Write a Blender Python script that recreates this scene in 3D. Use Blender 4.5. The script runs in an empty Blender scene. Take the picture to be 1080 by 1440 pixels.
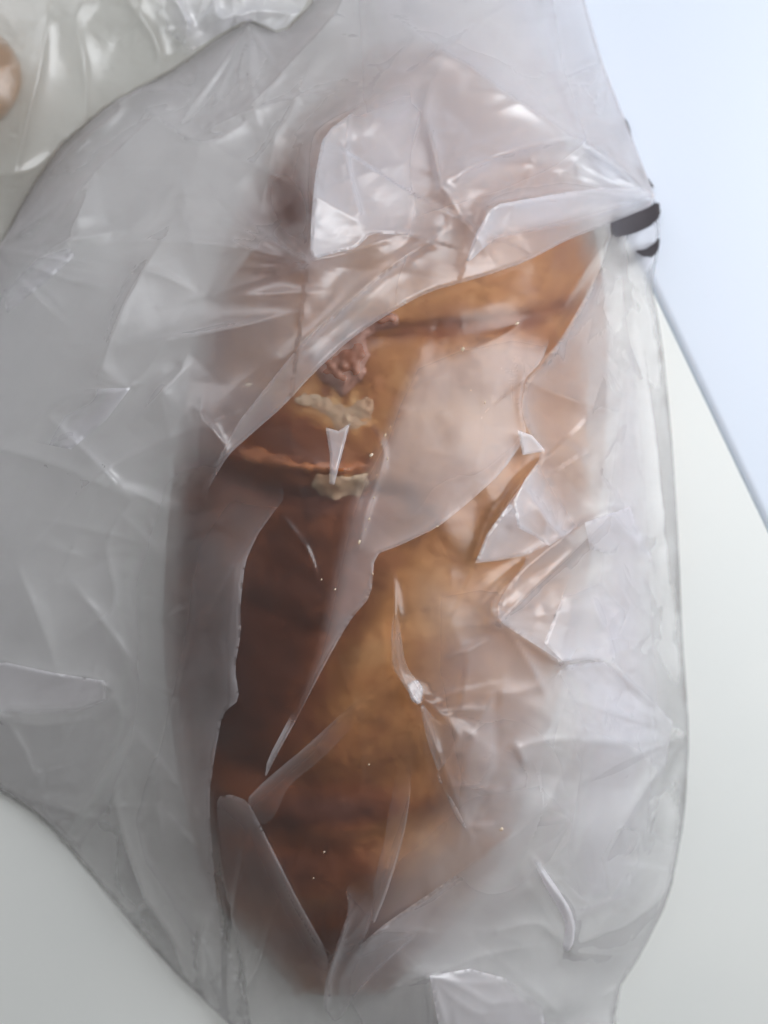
import bpy, math, random
import numpy as np
from mathutils import Vector
from mathutils.geometry import delaunay_2d_cdt

random.seed(7)
rng = np.random.default_rng(7)
scene = bpy.context.scene
COL = scene.collection

# ------------------------------------------------------------------ camera, world, lamps, exposure
S = 0.0002                 # metres per unit on the table ( = one pixel of a 1080 wide picture )
D = 1800.0                 # camera height in those units
cam_d = bpy.data.cameras.new("camera")
cam = bpy.data.objects.new("camera", cam_d); COL.objects.link(cam)
cam.location = (0, 0, D * S)
cam_d.sensor_fit = 'VERTICAL'; cam_d.sensor_height = 24.0
cam_d.lens = 24.0 * D / 1440.0
cam_d.clip_start = 0.01; cam_d.clip_end = 50
cam_d.dof.use_dof = True; cam_d.dof.focus_distance = (D - 260) * S; cam_d.dof.aperture_fstop = 5.0
scene.camera = cam

world = bpy.data.worlds.new("World"); scene.world = world; world.use_nodes = True
bg = world.node_tree.nodes["Background"]
bg.inputs[0].default_value = (0.84, 0.815, 0.79, 1); bg.inputs[1].default_value = 0.19

def area(name, loc, target, sx, sy, power, color):
    l = bpy.data.lights.new(name, 'AREA'); l.shape = 'RECTANGLE'; l.size = sx; l.size_y = sy
    l.energy = power; l.color = color
    o = bpy.data.objects.new(name, l); COL.objects.link(o); o.location = loc
    o.rotation_euler = (Vector(target) - Vector(loc)).to_track_quat('-Z', 'Y').to_euler()
    return o
area("window_light", (0.34, 0.12, 0.36), (0.0, 0.0, 0.03), 0.30, 0.36, 2.3, (0.94, 0.965, 1.0))
area("far_window_light", (-0.20, 0.50, 0.48), (0.0, 0.0, 0.03), 0.50, 0.40, 1.75, (0.94, 0.955, 1.0))

scene.view_settings.view_transform = 'Standard'; scene.view_settings.look = 'None'
scene.view_settings.exposure = 0.0; scene.view_settings.gamma = 1.0
cy = scene.cycles
cy.use_denoising = True
cy.max_bounces = 9; cy.transparent_max_bounces = 20; cy.transmission_bounces = 7
cy.diffuse_bounces = 3; cy.glossy_bounces = 2; cy.use_adaptive_sampling = True; cy.adaptive_threshold = 0.05; cy.adaptive_min_samples = 20; cy.sample_clamp_indirect = 15.0

# ------------------------------------------------------------------ small helpers
def W(u, v, z):
    """world point at height z (units) on the line of sight of picture position u, v"""
    k = S * (1 - z / D)
    return ((u - 540) * k, (720 - v) * k, z * S)

def tagp(o, **kw):
    for k, v in kw.items(): o[k] = v
    return o

def mesh_obj(name, verts, faces, mat, parent=None, smooth=True, uv=None):
    me = bpy.data.meshes.new(name)
    verts = np.asarray(verts, dtype=np.float32); faces = np.asarray(faces, dtype=np.int32)
    n = faces.shape[1]
    me.vertices.add(len(verts)); me.vertices.foreach_set("co", verts.ravel())
    me.loops.add(faces.size); me.loops.foreach_set("vertex_index", faces.ravel())
    me.polygons.add(len(faces)); me.polygons.foreach_set("loop_start", np.arange(0, faces.size, n, dtype=np.int32))
    me.update(calc_edges=True); me.validate()
    if smooth: me.polygons.foreach_set("use_smooth", np.ones(len(me.polygons), bool))
    if mat: me.materials.append(mat)
    o = bpy.data.objects.new(name, me); COL.objects.link(o)
    if parent: o.parent = parent
    return o

def empty(name, **kw):
    o = bpy.data.objects.new(name, None); COL.objects.link(o); o.empty_display_size = 0.02
    return tagp(o, **kw)

def vnoise(U, V, cell, seed):
    """smooth value noise, -1..1"""
    r = np.random.default_rng(seed)
    T = r.uniform(-1, 1, (128, 128))
    x = U / cell + 61.3; y = V / cell + 57.7
    xi = np.floor(x).astype(int); yi = np.floor(y).astype(int)
    fx = x - xi; fy = y - yi
    fx = fx * fx * fx * (fx * (fx * 6 - 15) + 10); fy = fy * fy * fy * (fy * (fy * 6 - 15) + 10)
    g = lambda a, b: T[(xi + a) % 128, (yi + b) % 128]
    return (g(0, 0) * (1 - fx) + g(1, 0) * fx) * (1 - fy) + (g(0, 1) * (1 - fx) + g(1, 1) * fx) * fy

def sstep(a, b, x):
    t = np.clip((x - a) / (b - a), 0, 1); return t * t * (3 - 2 * t)

def gauss(U, V, u, v, ru, rv=None, ang=0):
    rv = rv or ru
    c, s = math.cos(math.radians(ang)), math.sin(math.radians(ang))
    a = (U - u) * c + (V - v) * s; b = -(U - u) * s + (V - v) * c
    return np.exp(-(a / ru) ** 2 - (b / rv) ** 2)

def catmull(pts, n=8, closed=False):
    P = np.array(pts, float); out = []
    m = len(P)
    for i in range(m if closed else m - 1):
        if closed: p0, p1, p2, p3 = P[(i - 1) % m], P[i], P[(i + 1) % m], P[(i + 2) % m]
        else: p0, p1, p2, p3 = P[max(i - 1, 0)], P[i], P[i + 1], P[min(i + 2, m - 1)]
        for t in np.arange(n) / n:
            out.append(0.5 * ((2 * p1) + (-p0 + p2) * t + (2 * p0 - 5 * p1 + 4 * p2 - p3) * t * t + (-p0 + 3 * p1 - 3 * p2 + p3) * t ** 3))
    if not closed: out.append(P[-1])
    return np.array(out)

def polydist(U, V, P, closed=False):
    """distance to a polyline, parameter (vertex index), nearest point, signed side"""
    P = np.asarray(P, float)
    n = len(P)
    best = np.full(U.shape, 1e9); par = np.zeros(U.shape); nx = np.zeros(U.shape); ny = np.zeros(U.shape); side = np.ones(U.shape)
    for i in range(n if closed else n - 1):
        a = P[i]; b = P[(i + 1) % n]; d = b[:2] - a[:2]; L2 = max(d @ d, 1e-9)
        t = np.clip(((U - a[0]) * d[0] + (V - a[1]) * d[1]) / L2, 0, 1)
        px = a[0] + t * d[0]; py = a[1] + t * d[1]
        q = np.hypot(U - px, V - py)
        m = q < best
        best = np.where(m, q, best); par = np.where(m, i + t, par); nx = np.where(m, px, nx); ny = np.where(m, py, ny)
        side = np.where(m, np.sign(d[0] * (V - a[1]) - d[1] * (U - a[0])), side)
    return best, par, nx, ny, side

def inside(U, V, P):
    c = np.zeros(U.shape, bool); n = len(P); j = n - 1
    for i in range(n):
        x1, y1 = P[i][:2]; x2, y2 = P[j][:2]
        if y1 != y2:
            c ^= ((y1 > V) != (y2 > V)) & (U < (x2 - x1) * (V - y1) / (y2 - y1) + x1)
        j = i
    return c

def ridge(U, V, pts, wl, wr, sharp=True, soft=1.2):
    """a crease in the film; pts (u, v, height); wl / wr = fall-off to the two sides of the line"""
    P = catmull(pts, 6)
    lo = P[:, :2].min(0) - 4 * max(wl, wr); hi = P[:, :2].max(0) + 4 * max(wl, wr)
    out = np.zeros(U.shape)
    m = (U > lo[0]) & (U < hi[0]) & (V > lo[1]) & (V < hi[1])
    if not m.any(): return out
    d, par, _, _, side = polydist(U[m], V[m], P)
    h = np.interp(par, np.arange(len(P)), P[:, 2])
    w = np.where(side > 0, wr, wl)
    if sharp: f = np.exp(-(np.sqrt(d * d + soft * soft) - soft) / w)
    else: f = np.exp(-(d / w) ** 2)
    out[m] = h * f
    return out

def tin(U, V, co, fs, hh):
    """piecewise flat surface over triangles: the facets of crumpled film"""
    out = np.zeros(U.shape)
    us = U[:, 0]; vs_ = V[0, :]
    X_ = co[fs, 0]; Y_ = co[fs, 1]
    keep = np.where((X_.max(1) >= us[0]) & (X_.min(1) <= us[-1]) & (Y_.max(1) >= vs_[0]) & (Y_.min(1) <= vs_[-1]))[0]
    for k in keep:
        f = fs[k]
        (x1, y1), (x2, y2), (x3, y3) = co[f[0]], co[f[1]], co[f[2]]
        h1, h2, h3 = hh[f[0]], hh[f[1]], hh[f[2]]
        i0, i1 = np.searchsorted(us, min(x1, x2, x3) - 1e-3), np.searchsorted(us, max(x1, x2, x3) + 1e-3)
        j0, j1 = np.searchsorted(vs_, min(y1, y2, y3) - 1e-3), np.searchsorted(vs_, max(y1, y2, y3) + 1e-3)
        if i1 <= i0 or j1 <= j0: continue
        u = U[i0:i1, j0:j1]; v = V[i0:i1, j0:j1]
        den = (y2 - y3) * (x1 - x3) + (x3 - x2) * (y1 - y3)
        if abs(den) < 1e-9: continue
        a = ((y2 - y3) * (u - x3) + (x3 - x2) * (v - y3)) / den
        b = ((y3 - y1) * (u - x3) + (x1 - x3) * (v - y3)) / den
        c = 1 - a - b
        m = (a >= -1e-6) & (b >= -1e-6) & (c >= -1e-6)
        out[i0:i1, j0:j1] = np.where(m, a * h1 + b * h2 + c * h3, out[i0:i1, j0:j1])
    return out

def blur(Z, n=1):
    for _ in range(n):
        Q = np.pad(Z, 1, mode='edge')
        Z = (Q[:-2, 1:-1] + Q[2:, 1:-1] + Q[1:-1, :-2] + Q[1:-1, 2:] + 4 * Q[1:-1, 1:-1]) / 8
    return Z

# ------------------------------------------------------------------ materials
def newmat(name):
    m = bpy.data.materials.new(name); m.use_nodes = True
    nt = m.node_tree; nt.nodes.clear()
    out = nt.nodes.new("ShaderNodeOutputMaterial")
    def N(t, **kw):
        n = nt.nodes.new(t)
        for k, v in kw.items():
            if k.startswith("i_"):
                n.inputs[int(k[2:]) if k[2:].isdigit() else k[2:]].default_value = v
            else: setattr(n, k, v)
        return n
    L = nt.links.new
    return m, nt, out, N, L

def math_node(N, L, op, a, b=None):
    n = N("ShaderNodeMath", operation=op)
    for i, x in enumerate((a, b)):
        if x is None: continue
        if isinstance(x, (int, float)): n.inputs[i].default_value = x
        else: L(x, n.inputs[i])
    return n.outputs[0]

def film_mat(name, k, rough=0.55, blurmix=0.42, gloss=0.055, grough=0.33, bump=0.13, tint=(0.955, 0.94, 0.975), ior=1.16, bscale=70.0, trans=0.5):
    m, nt, out, N, L = newmat(name)
    tc = N("ShaderNodeTexCoord")
    no = N("ShaderNodeTexNoise"); no.inputs["Scale"].default_value = bscale; no.inputs["Detail"].default_value = 4
    no.inputs["Distortion"].default_value = 0.8
    L(tc.outputs["Object"], no.inputs["Vector"])
    n2 = N("ShaderNodeTexVoronoi"); n2.feature = 'DISTANCE_TO_EDGE'; n2.inputs["Scale"].default_value = bscale * 0.35
    mixv = N("ShaderNodeMix", data_type='VECTOR'); mixv.inputs[0].default_value = 0.06
    L(tc.outputs["Object"], mixv.inputs[4]); L(no.outputs["Color"], mixv.inputs[5]); L(mixv.outputs[1], n2.inputs["Vector"])
    h = math_node(N, L, 'ADD', no.outputs["Fac"], math_node(N, L, 'MULTIPLY', n2.outputs["Distance"], 0.5))
    bp = N("ShaderNodeBump"); bp.inputs["Strength"].default_value = bump; bp.inputs["Distance"].default_value = 0.0011
    L(h, bp.inputs["Height"])
    lw = N("ShaderNodeLayerWeight"); lw.inputs[0].default_value = 0.5; L(bp.outputs[0], lw.inputs["Normal"])
    cosv = math_node(N, L, 'MAXIMUM', math_node(N, L, 'SUBTRACT', 1.0, lw.outputs["Facing"]), 0.22)
    # optical depth of the film along the sight line, slightly uneven film thickness
    n3 = N("ShaderNodeTexNoise"); n3.inputs["Scale"].default_value = 22; n3.inputs["Detail"].default_value = 5
    L(tc.outputs["Object"], n3.inputs["Vector"])
    kk = math_node(N, L, 'MULTIPLY', math_node(N, L, 'ADD', math_node(N, L, 'MULTIPLY', n3.outputs["Fac"], 0.9), 0.55), k)
    op = math_node(N, L, 'SUBTRACT', 1.0, math_node(N, L, 'EXPONENT', math_node(N, L, 'MULTIPLY', math_node(N, L, 'DIVIDE', kk, cosv), -1.0)))
    tr = N("ShaderNodeBsdfTransparent"); tr.inputs[0].default_value = (0.995, 0.995, 0.995, 1)
    rf = N("ShaderNodeBsdfRefraction"); rf.inputs["Color"].default_value = (0.995, 0.995, 0.995, 1)
    rf.inputs["Roughness"].default_value = rough; rf.inputs["IOR"].default_value = ior; L(bp.outputs[0], rf.inputs["Normal"])
    mt = N("ShaderNodeMixShader"); mt.inputs[0].default_value = blurmix; L(tr.outputs[0], mt.inputs[1]); L(rf.outputs[0], mt.inputs[2])
    df = N("ShaderNodeBsdfDiffuse"); df.inputs[0].default_value = (*tint, 1); L(bp.outputs[0], df.inputs["Normal"])
    tl = N("ShaderNodeBsdfTranslucent"); tl.inputs[0].default_value = (*tint, 1)
    mm = N("ShaderNodeMixShader"); mm.inputs[0].default_value = trans; L(df.outputs[0], mm.inputs[1]); L(tl.outputs[0], mm.inputs[2])
    b1 = N("ShaderNodeMixShader"); L(op, b1.inputs[0]); L(mt.outputs[0], b1.inputs[1]); L(mm.outputs[0], b1.inputs[2])
    gl = N("ShaderNodeBsdfAnisotropic") if False else N("ShaderNodeBsdfGlossy")
    gl.inputs["Roughness"].default_value = grough; gl.inputs["Color"].default_value = (1, 1, 1, 1); L(bp.outputs[0], gl.inputs["Normal"])
    fr = math_node(N, L, 'ADD', math_node(N, L, 'MULTIPLY', math_node(N, L, 'POWER', lw.outputs["Facing"], 5.0), 0.22), gloss)
    b2 = N("ShaderNodeMixShader"); L(fr, b2.inputs[0]); L(b1.outputs[0], b2.inputs[1]); L(gl.outputs[0], b2.inputs[2])
    ca = N("ShaderNodeAttribute"); ca.attribute_name = "cover"
    t0 = N("ShaderNodeBsdfTransparent"); b3 = N("ShaderNodeMixShader")
    L(ca.outputs["Fac"], b3.inputs[0]); L(t0.outputs[0], b3.inputs[1]); L(b2.outputs[0], b3.inputs[2])
    L(b3.outputs[0], out.inputs[0])
    return m

def simple_mat(name, col, rough=0.5, col2=None, scale=60, bump=0.2, bdist=0.0006, spec=0.4, sss=0.0, detail=6):
    m, nt, out, N, L = newmat(name)
    p = N("ShaderNodeBsdfPrincipled"); L(p.outputs[0], out.inputs[0])
    p.inputs["Roughness"].default_value = rough; p.inputs["Specular IOR Level"].default_value = spec
    tc = N("ShaderNodeTexCoord"); no = N("ShaderNodeTexNoise"); no.inputs["Scale"].default_value = scale; no.inputs["Detail"].default_value = detail
    L(tc.outputs["Object"], no.inputs["Vector"])
    mx = N("ShaderNodeMix", data_type='RGBA'); mx.inputs[6].default_value = (*col, 1); mx.inputs[7].default_value = (*(col2 or col), 1)
    rp = N("ShaderNodeMapRange"); rp.inputs[1].default_value = 0.35; rp.inputs[2].default_value = 0.65
    L(no.outputs["Fac"], rp.inputs[0]); L(rp.outputs[0], mx.inputs[0]); L(mx.outputs[2], p.inputs["Base Color"])
    if bump:
        b = N("ShaderNodeBump"); b.inputs["Strength"].default_value = bump; b.inputs["Distance"].default_value = bdist
        L(no.outputs["Fac"], b.inputs["Height"]); L(b.outputs[0], p.inputs["Normal"])
    if sss:
        p.inputs["Subsurface Weight"].default_value = sss; p.inputs["Subsurface Radius"].default_value = (0.004, 0.002, 0.001); p.inputs["Subsurface Scale"].default_value = 1.0
    return m

def crust_mat():
    m, nt, out, N, L = newmat("baked_crust")
    p = N("ShaderNodeBsdfPrincipled"); L(p.outputs[0], out.inputs[0])
    tc = N("ShaderNodeTexCoord")
    at = N("ShaderNodeAttribute"); at.attribute_name = "browning_shade"
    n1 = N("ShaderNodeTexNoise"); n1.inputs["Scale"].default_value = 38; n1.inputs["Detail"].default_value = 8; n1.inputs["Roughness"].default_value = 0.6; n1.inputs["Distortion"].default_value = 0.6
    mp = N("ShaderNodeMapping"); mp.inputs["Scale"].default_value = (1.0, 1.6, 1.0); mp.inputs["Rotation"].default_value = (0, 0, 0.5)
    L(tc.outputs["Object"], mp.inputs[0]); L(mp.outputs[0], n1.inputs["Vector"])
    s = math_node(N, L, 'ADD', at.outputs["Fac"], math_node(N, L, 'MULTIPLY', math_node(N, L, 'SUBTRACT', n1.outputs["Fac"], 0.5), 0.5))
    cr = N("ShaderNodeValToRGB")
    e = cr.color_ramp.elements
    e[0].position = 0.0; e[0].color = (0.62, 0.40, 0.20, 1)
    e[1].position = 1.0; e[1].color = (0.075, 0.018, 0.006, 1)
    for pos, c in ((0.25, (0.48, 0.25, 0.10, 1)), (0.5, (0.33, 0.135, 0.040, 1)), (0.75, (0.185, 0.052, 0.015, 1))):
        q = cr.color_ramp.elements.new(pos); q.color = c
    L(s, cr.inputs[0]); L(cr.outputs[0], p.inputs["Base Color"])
    p.inputs["Roughness"].default_value = 0.58; p.inputs["Specular IOR Level"].default_value = 0.22
    n2 = N("ShaderNodeTexNoise"); n2.inputs["Scale"].default_value = 260; n2.inputs["Detail"].default_value = 6
    L(tc.outputs["Object"], n2.inputs["Vector"])
    b = N("ShaderNodeBump"); b.inputs["Strength"].default_value = 0.8; b.inputs["Distance"].default_value = 0.0009
    L(n2.outputs["Fac"], b.inputs["Height"]); L(b.outputs[0], p.inputs["Normal"])
    return m

MAT = {
 'clear': film_mat("thin_film_touching", 0.05, rough=0.45, blurmix=0.5, gloss=0.035, grough=0.24, bump=0.12),
 'veil': film_mat("milky_film", 0.25, gloss=0.06),
 'thin': film_mat("thin_milky_film", 0.20, blurmix=0.35, gloss=0.03, grough=0.4),
 'shiny': film_mat("glossy_milky_film", 0.50, gloss=0.10, grough=0.38, tint=(0.94, 0.94, 1.0)),  # extra density and lilac tint put window glare into the colour
 'matte': film_mat("greasy_milky_film", 0.52, gloss=0.015, grough=0.4),
 'dense': film_mat("glare_white_film", 1.1, gloss=0.10, grough=0.4),  # near opaque white, used where glare and glints are painted in
 'under': film_mat("underside_film", 0.12, blurmix=0.4, gloss=0.03, bump=0.08),
 'crink': film_mat("crinkled_clear_film", 0.40, gloss=0.06, grough=0.3, bump=0.2, tint=(0.52, 0.50, 0.45)),
 'crust': crust_mat(),
 'cheese': simple_mat("melted_cheese", (0.50, 0.37, 0.25), 0.6, (0.36, 0.20, 0.11), 120, 0.4, sss=0.1),
 'meat': simple_mat("cured_meat", (0.22, 0.085, 0.05), 0.5, (0.36, 0.19, 0.14), 140, 0.5, sss=0.1),
 'sauce': simple_mat("orange_filling", (0.38, 0.13, 0.04), 0.45, (0.22, 0.07, 0.025), 90, 0.4),
 'glint': simple_mat("pale_glint", (0.66, 0.56, 0.42), 0.3, (0.5, 0.36, 0.24), 400, 0.3, spec=0.8),
 'ink': simple_mat("dark_print", (0.035, 0.028, 0.032), 0.4, (0.06, 0.05, 0.055), 60, 0.0),
 'table': simple_mat("white_laminate", (0.76, 0.775, 0.75), 0.42, (0.73, 0.75, 0.73), 14, 0.08, 0.0003, spec=0.35),
 'leaf': simple_mat("bluish_white_laminate", (0.70, 0.76, 0.86), 0.42, (0.70, 0.765, 0.86), 14, 0.08, 0.0003, spec=0.35),
}

# ------------------------------------------------------------------ the setting: white table top with a seam
def slab(name, P, bev, mat):
    """top with a rounded seam edge; the seam line runs from P[0] to P[1], the body lies on the side of P[2], P[3]"""
    a, b, c, d = [np.array(p, float) for p in P]
    inw = (c - b) / np.linalg.norm(c - b)
    n = 8
    verts, faces = [], []
    prof = [(0.0, -60.0)] + [(bev - bev * math.cos(t), -bev + bev * math.sin(t)) for t in np.linspace(0, math.pi / 2, n)]
    for off, z in prof:
        for q in (a, b):
            p = q + inw * off; verts.append(W(p[0], p[1], 0)[:2] + (z * S,))
    for q in (d, c): verts.append(W(q[0], q[1], 0)[:2] + (0.0,))
    k = len(verts) // 2
    for i in range(k - 1): faces.append((2 * i, 2 * i + 1, 2 * i + 3, 2 * i + 2))
    o = mesh_obj(name, verts, faces, mat, smooth=False)
    o["kind"] = "structure"
    return o
e0 = np.array((915.0, 400.0)); e1 = np.array((1080.0, 745.0)); dr = (e1 - e0) / np.linalg.norm(e1 - e0)
nrm = np.array((dr[1], -dr[0]))                       # towards upper right
A = e0 - dr * 9000; B = e0 + dr * 9000
slab("table_top", (B - nrm * 1.2, A - nrm * 1.2, A - nrm * 9000, B - nrm * 9000), 2.5, MAT['table'])
slab("table_leaf", (A + nrm * 1.2, B + nrm * 1.2, B + nrm * 9000, A + nrm * 9000), 11.0, MAT['leaf'])

# ------------------------------------------------------------------ the filled bread
GV = [60, 120, 250, 450, 680, 900, 1100, 1250, 1340, 1400]
GC = [600, 600, 585, 568, 545, 518, 500, 488, 482, 480]
GW = [30, 150, 240, 288, 305, 292, 248, 200, 130, 30]
GH = [30, 130, 195, 240, 255, 250, 220, 180, 110, 30]
def grooves(x, y):
    U, V = x, y
    g = np.zeros(np.shape(x))
    def gr(pts, w, h, shp=False): return ridge(U, V, [(a, b, h) for a, b in pts], w, w, shp)
    g -= gr([(440, 505), (500, 470), (600, 462), (700, 452), (800, 432), (860, 400)], 11, 15)
    g -= gr([(270, 640), (340, 675), (420, 700), (500, 692), (570, 700)], 14, 15)
    g -= gr([(250, 1010), (340, 1080), (460, 1110), (560, 1095), (690, 1040)], 30, 17)
    g -= gr([(300, 1150), (400, 1190), (500, 1195), (640, 1145)], 22, 16)
    g -= gr([(560, 720), (500, 850), (430, 980), (360, 1080)], 26, 14)
    g -= gr([(760, 560), (660, 660), (560, 760)], 24, 10)
    g += gr([(320, 640), (400, 655), (480, 660)], 13, 9)
    g += 10 * gauss(U, V, 640, 900, 90, 150, 20) + 8 * gauss(U, V, 500, 950, 25, 120, 25)
    g -= gr([(300, 1260), (420, 1290), (560, 1270), (640, 1220)], 18, 12)
    g -= gr([(350, 850), (460, 890), (560, 870)], 18, 7)
    g += 5 * vnoise(U, V, 60, 3) + 1.2 * vnoise(U, V, 24, 4) + 0.45 * vnoise(U, V, 9, 5)
    return g
_ys = np.linspace(61, 1399, 330); _k = np.ones(41) / 41
def sm(a): return np.convolve(np.pad(a, 20, mode='edge'), _k, 'valid')
wrow = sm(np.interp(_ys, GV, GW)); crow = sm(np.interp(_ys, GV, GC)); hrow = sm(np.interp(_ys, GV, GH))
def bread_h(x, y):
    c = np.interp(y, _ys, crow); w = np.interp(y, _ys, wrow); h = np.interp(y, _ys, hrow)
    t = np.clip(np.abs(x - c) / w, 0, 1)
    base = h * (1 - t ** 2.5) ** 0.5
    base = np.where((y < _ys[0]) | (y > _ys[-1]), 0, base)
    return np.where(base > 20, base + grooves(x, y) * np.clip((base - 20) / 60, 0, 1) + 2, base)

NY, NA = 330, 300
ys = np.linspace(61, 1399, NY)
tt = np.linspace(0, math.pi, NA)
Y, T = np.meshgrid(ys, tt, indexing='ij')
c = np.interp(Y, GV, GC); w = np.interp(Y, GV, GW)
cs = np.cos(T)
tx = np.sign(cs) * np.abs(cs) ** 0.85
X = crow[:, None] - wrow[:, None] * tx
base = hrow[:, None] * np.clip(1 - np.abs(tx) ** 2.5, 0, 1) ** 0.5
Z = base + grooves(X, Y) * np.clip((base - 20) / 60, 0, 1)
Z = Z + 2
# positions are world units measured from the picture centre on the plane of the table, shrunk towards the axis with height
kx = (1 - Z / D)
verts = np.stack([(X - 540) * S * kx, (720 - Y) * S * kx, Z * S], -1).reshape(-1, 3)
idx = np.arange(NY * NA).reshape(NY, NA)
fa = np.stack([idx[:-1, :-1], idx[1:, :-1], idx[1:, 1:], idx[:-1, 1:]], -1).reshape(-1, 4)
# underside
under = verts.reshape(NY, NA, 3)[:, [0, -1]].copy()
bread = empty("filled_bread", label="long golden brown filled bread loaf inside the cloudy bag on the white table", category="bread")
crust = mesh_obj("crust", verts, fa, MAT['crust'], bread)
me = crust.data
br = 0.58 + 0.30 * gauss(X, Y, 262, 760, 55, 330) + 0.10 * vnoise(X, Y, 130, 9) + 0.04 * vnoise(X, Y, 26, 19) + 0.04 * vnoise(X, Y, 9, 29)  # left flank darkened for its shade, on top of the real browning
br += 0.50 * gauss(X, Y, 385, 890, 78, 190, 12) + 0.12 * gauss(X, Y, 300, 1000, 90, 250)  # lower left: deeper baking plus shade put into the colour
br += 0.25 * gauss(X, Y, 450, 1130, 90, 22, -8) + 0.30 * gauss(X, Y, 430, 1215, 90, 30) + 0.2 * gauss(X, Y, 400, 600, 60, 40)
br -= 0.20 * gauss(X, Y, 600, 900, 70, 130, 20) + 0.15 * gauss(X, Y, 610, 1200, 60, 50) + 0.22 * gauss(X, Y, 660, 600, 110, 90) + 0.1 * gauss(X, Y, 500, 940, 25, 90, 25)  # paler baking, with golden highlights put into the colour
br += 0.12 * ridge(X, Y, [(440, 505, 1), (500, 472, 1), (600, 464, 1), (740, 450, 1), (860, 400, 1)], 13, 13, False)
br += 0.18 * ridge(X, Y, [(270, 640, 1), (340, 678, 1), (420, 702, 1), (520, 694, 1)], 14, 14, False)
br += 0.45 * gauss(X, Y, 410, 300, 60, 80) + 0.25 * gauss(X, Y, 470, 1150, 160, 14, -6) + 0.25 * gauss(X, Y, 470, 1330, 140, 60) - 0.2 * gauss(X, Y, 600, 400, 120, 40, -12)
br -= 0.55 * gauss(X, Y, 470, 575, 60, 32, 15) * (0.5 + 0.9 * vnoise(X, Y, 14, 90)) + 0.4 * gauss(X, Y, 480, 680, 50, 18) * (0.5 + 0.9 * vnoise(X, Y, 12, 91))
at = me.attributes.new("browning_shade", 'FLOAT', 'POINT'); at.data.foreach_set("value", br.ravel().astype(np.float32))
# flat base closes the loaf
vb = under.reshape(-1, 3); fb = [(2 * i, 2 * i + 1, 2 * i + 3, 2 * i + 2) for i in range(NY - 1)]
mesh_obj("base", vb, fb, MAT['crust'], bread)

def lump(name, outline, zoff, hmax, mat, parent, amp=3, cell=14, seed=1, step=3.0, hf=None):
    """a low mound lying on the crust within a traced outline"""
    P = catmull(outline, 5, True); P = P + 5.0 * np.stack([vnoise(P[:, 0], P[:, 1], 9, seed), vnoise(P[:, 0], P[:, 1], 9, seed + 50)], 1)
    us = np.arange(P[:, 0].min() - step, P[:, 0].max() + step, step); vs = np.arange(P[:, 1].min() - step, P[:, 1].max() + step, step)
    U, V = np.meshgrid(us, vs, indexing='ij')
    d, _, nx, ny, _ = polydist(U, V, P, True); ins = inside(U, V, P)
    sd = np.where(ins, d, -d)
    snap = np.abs(sd) < step * 0.72
    U2 = np.where(snap, nx, U); V2 = np.where(snap, ny, V); sd2 = np.where(snap, 0, sd)
    r = max(sd.max(), 1)
    q = np.clip(sd2 / r, 0, 1)
    top = bread_h(U2, V2) + zoff
    z = top - 6 + (6 + hmax) * np.sqrt(np.clip(1 - (1 - q) ** 2, 0, 1)) + amp * vnoise(U2, V2, cell, seed) * q
    kx = (1 - z / D)
    vv = np.stack([(U2 - 540) * S * kx, (720 - V2) * S * kx, z * S], -1).reshape(-1, 3)
    good = (sd2 >= 0).ravel()
    idx = np.arange(U.size).reshape(U.shape)
    f = np.stack([idx[:-1, :-1], idx[:-1, 1:], idx[1:, 1:], idx[1:, :-1]], -1).reshape(-1, 4)
    f = f[good[f].all(1)][:, ::-1]
    used = np.unique(f); mp = np.full(U.size, -1); mp[used] = np.arange(len(used))
    return mesh_obj(name, vv[used], mp[f], mat, parent)
lump("cheese", [(400, 560), (425, 545), (465, 552), (495, 560), (520, 548), (535, 570), (522, 600), (500, 612), (470, 612), (452, 590), (425, 578)], -1, 3, MAT['cheese'], bread, 3, 7, 5)
lump("cheese", [(440, 672), (470, 665), (500, 668), (520, 660), (512, 690), (480, 702), (450, 696)], 3, 3, MAT['cheese'], bread, 3, 7, 6)
lump("meat_slice", [(440, 500), (470, 482), (500, 470), (518, 480), (522, 510), (505, 540), (478, 560), (462, 540), (445, 525)], 3, 8, MAT['meat'], bread, 6, 9, 7)
lump("meat_slice", [(478, 470), (510, 452), (550, 440), (560, 452), (530, 468), (500, 480)], 8, 5, MAT['meat'], bread, 4, 9, 8)
lump("orange_filling", [(330, 630), (370, 628), (420, 645), (450, 648), (500, 645), (520, 652), (500, 668), (450, 668), (400, 664), (350, 655)], 0, 5, MAT['sauce'], bread, 3, 10, 9)

# second loaf, upper left, mostly outside the frame
def roll(name, cu, cv, ru, rv, h, **kw):
    n, m_ = 60, 40
    th = np.linspace(0, 2 * math.pi, n, endpoint=False); ph = np.linspace(0.02, math.pi / 2, m_)
    TH, PH = np.meshgrid(th, ph, indexing='ij')
    x = cu + ru * np.cos(TH) * np.sin(PH) ** 0.8; y = cv + rv * np.sin(TH) * np.sin(PH) ** 0.8
    z = h * np.cos(PH) ** 0.7 + 5 * vnoise(x, y, 50, 12) * np.cos(PH) + 3
    kx = 1 - z / D
    v = np.stack([(x - 540) * S * kx, (720 - y) * S * kx, z * S], -1).reshape(-1, 3)
    idx = np.arange(n * m_).reshape(n, m_); nx_ = np.roll(idx, -1, 0)
    f = np.stack([idx[:, :-1], idx[:, 1:], nx_[:, 1:], nx_[:, :-1]], -1).reshape(-1, 4)
    o = mesh_obj(name, v, f, MAT['crust'])
    b = 0.35 + 0.1 * vnoise(x, y, 90, 3); o.data.attributes.new("browning_shade", 'FLOAT', 'POINT').data.foreach_set("value", b.ravel().astype(np.float32))
    return tagp(o, **kw)
roll("bread_roll", -104, 110, 135, 95, 120, label="brown bread roll cut off by the upper left edge, under crinkled film", category="bread roll")

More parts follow.
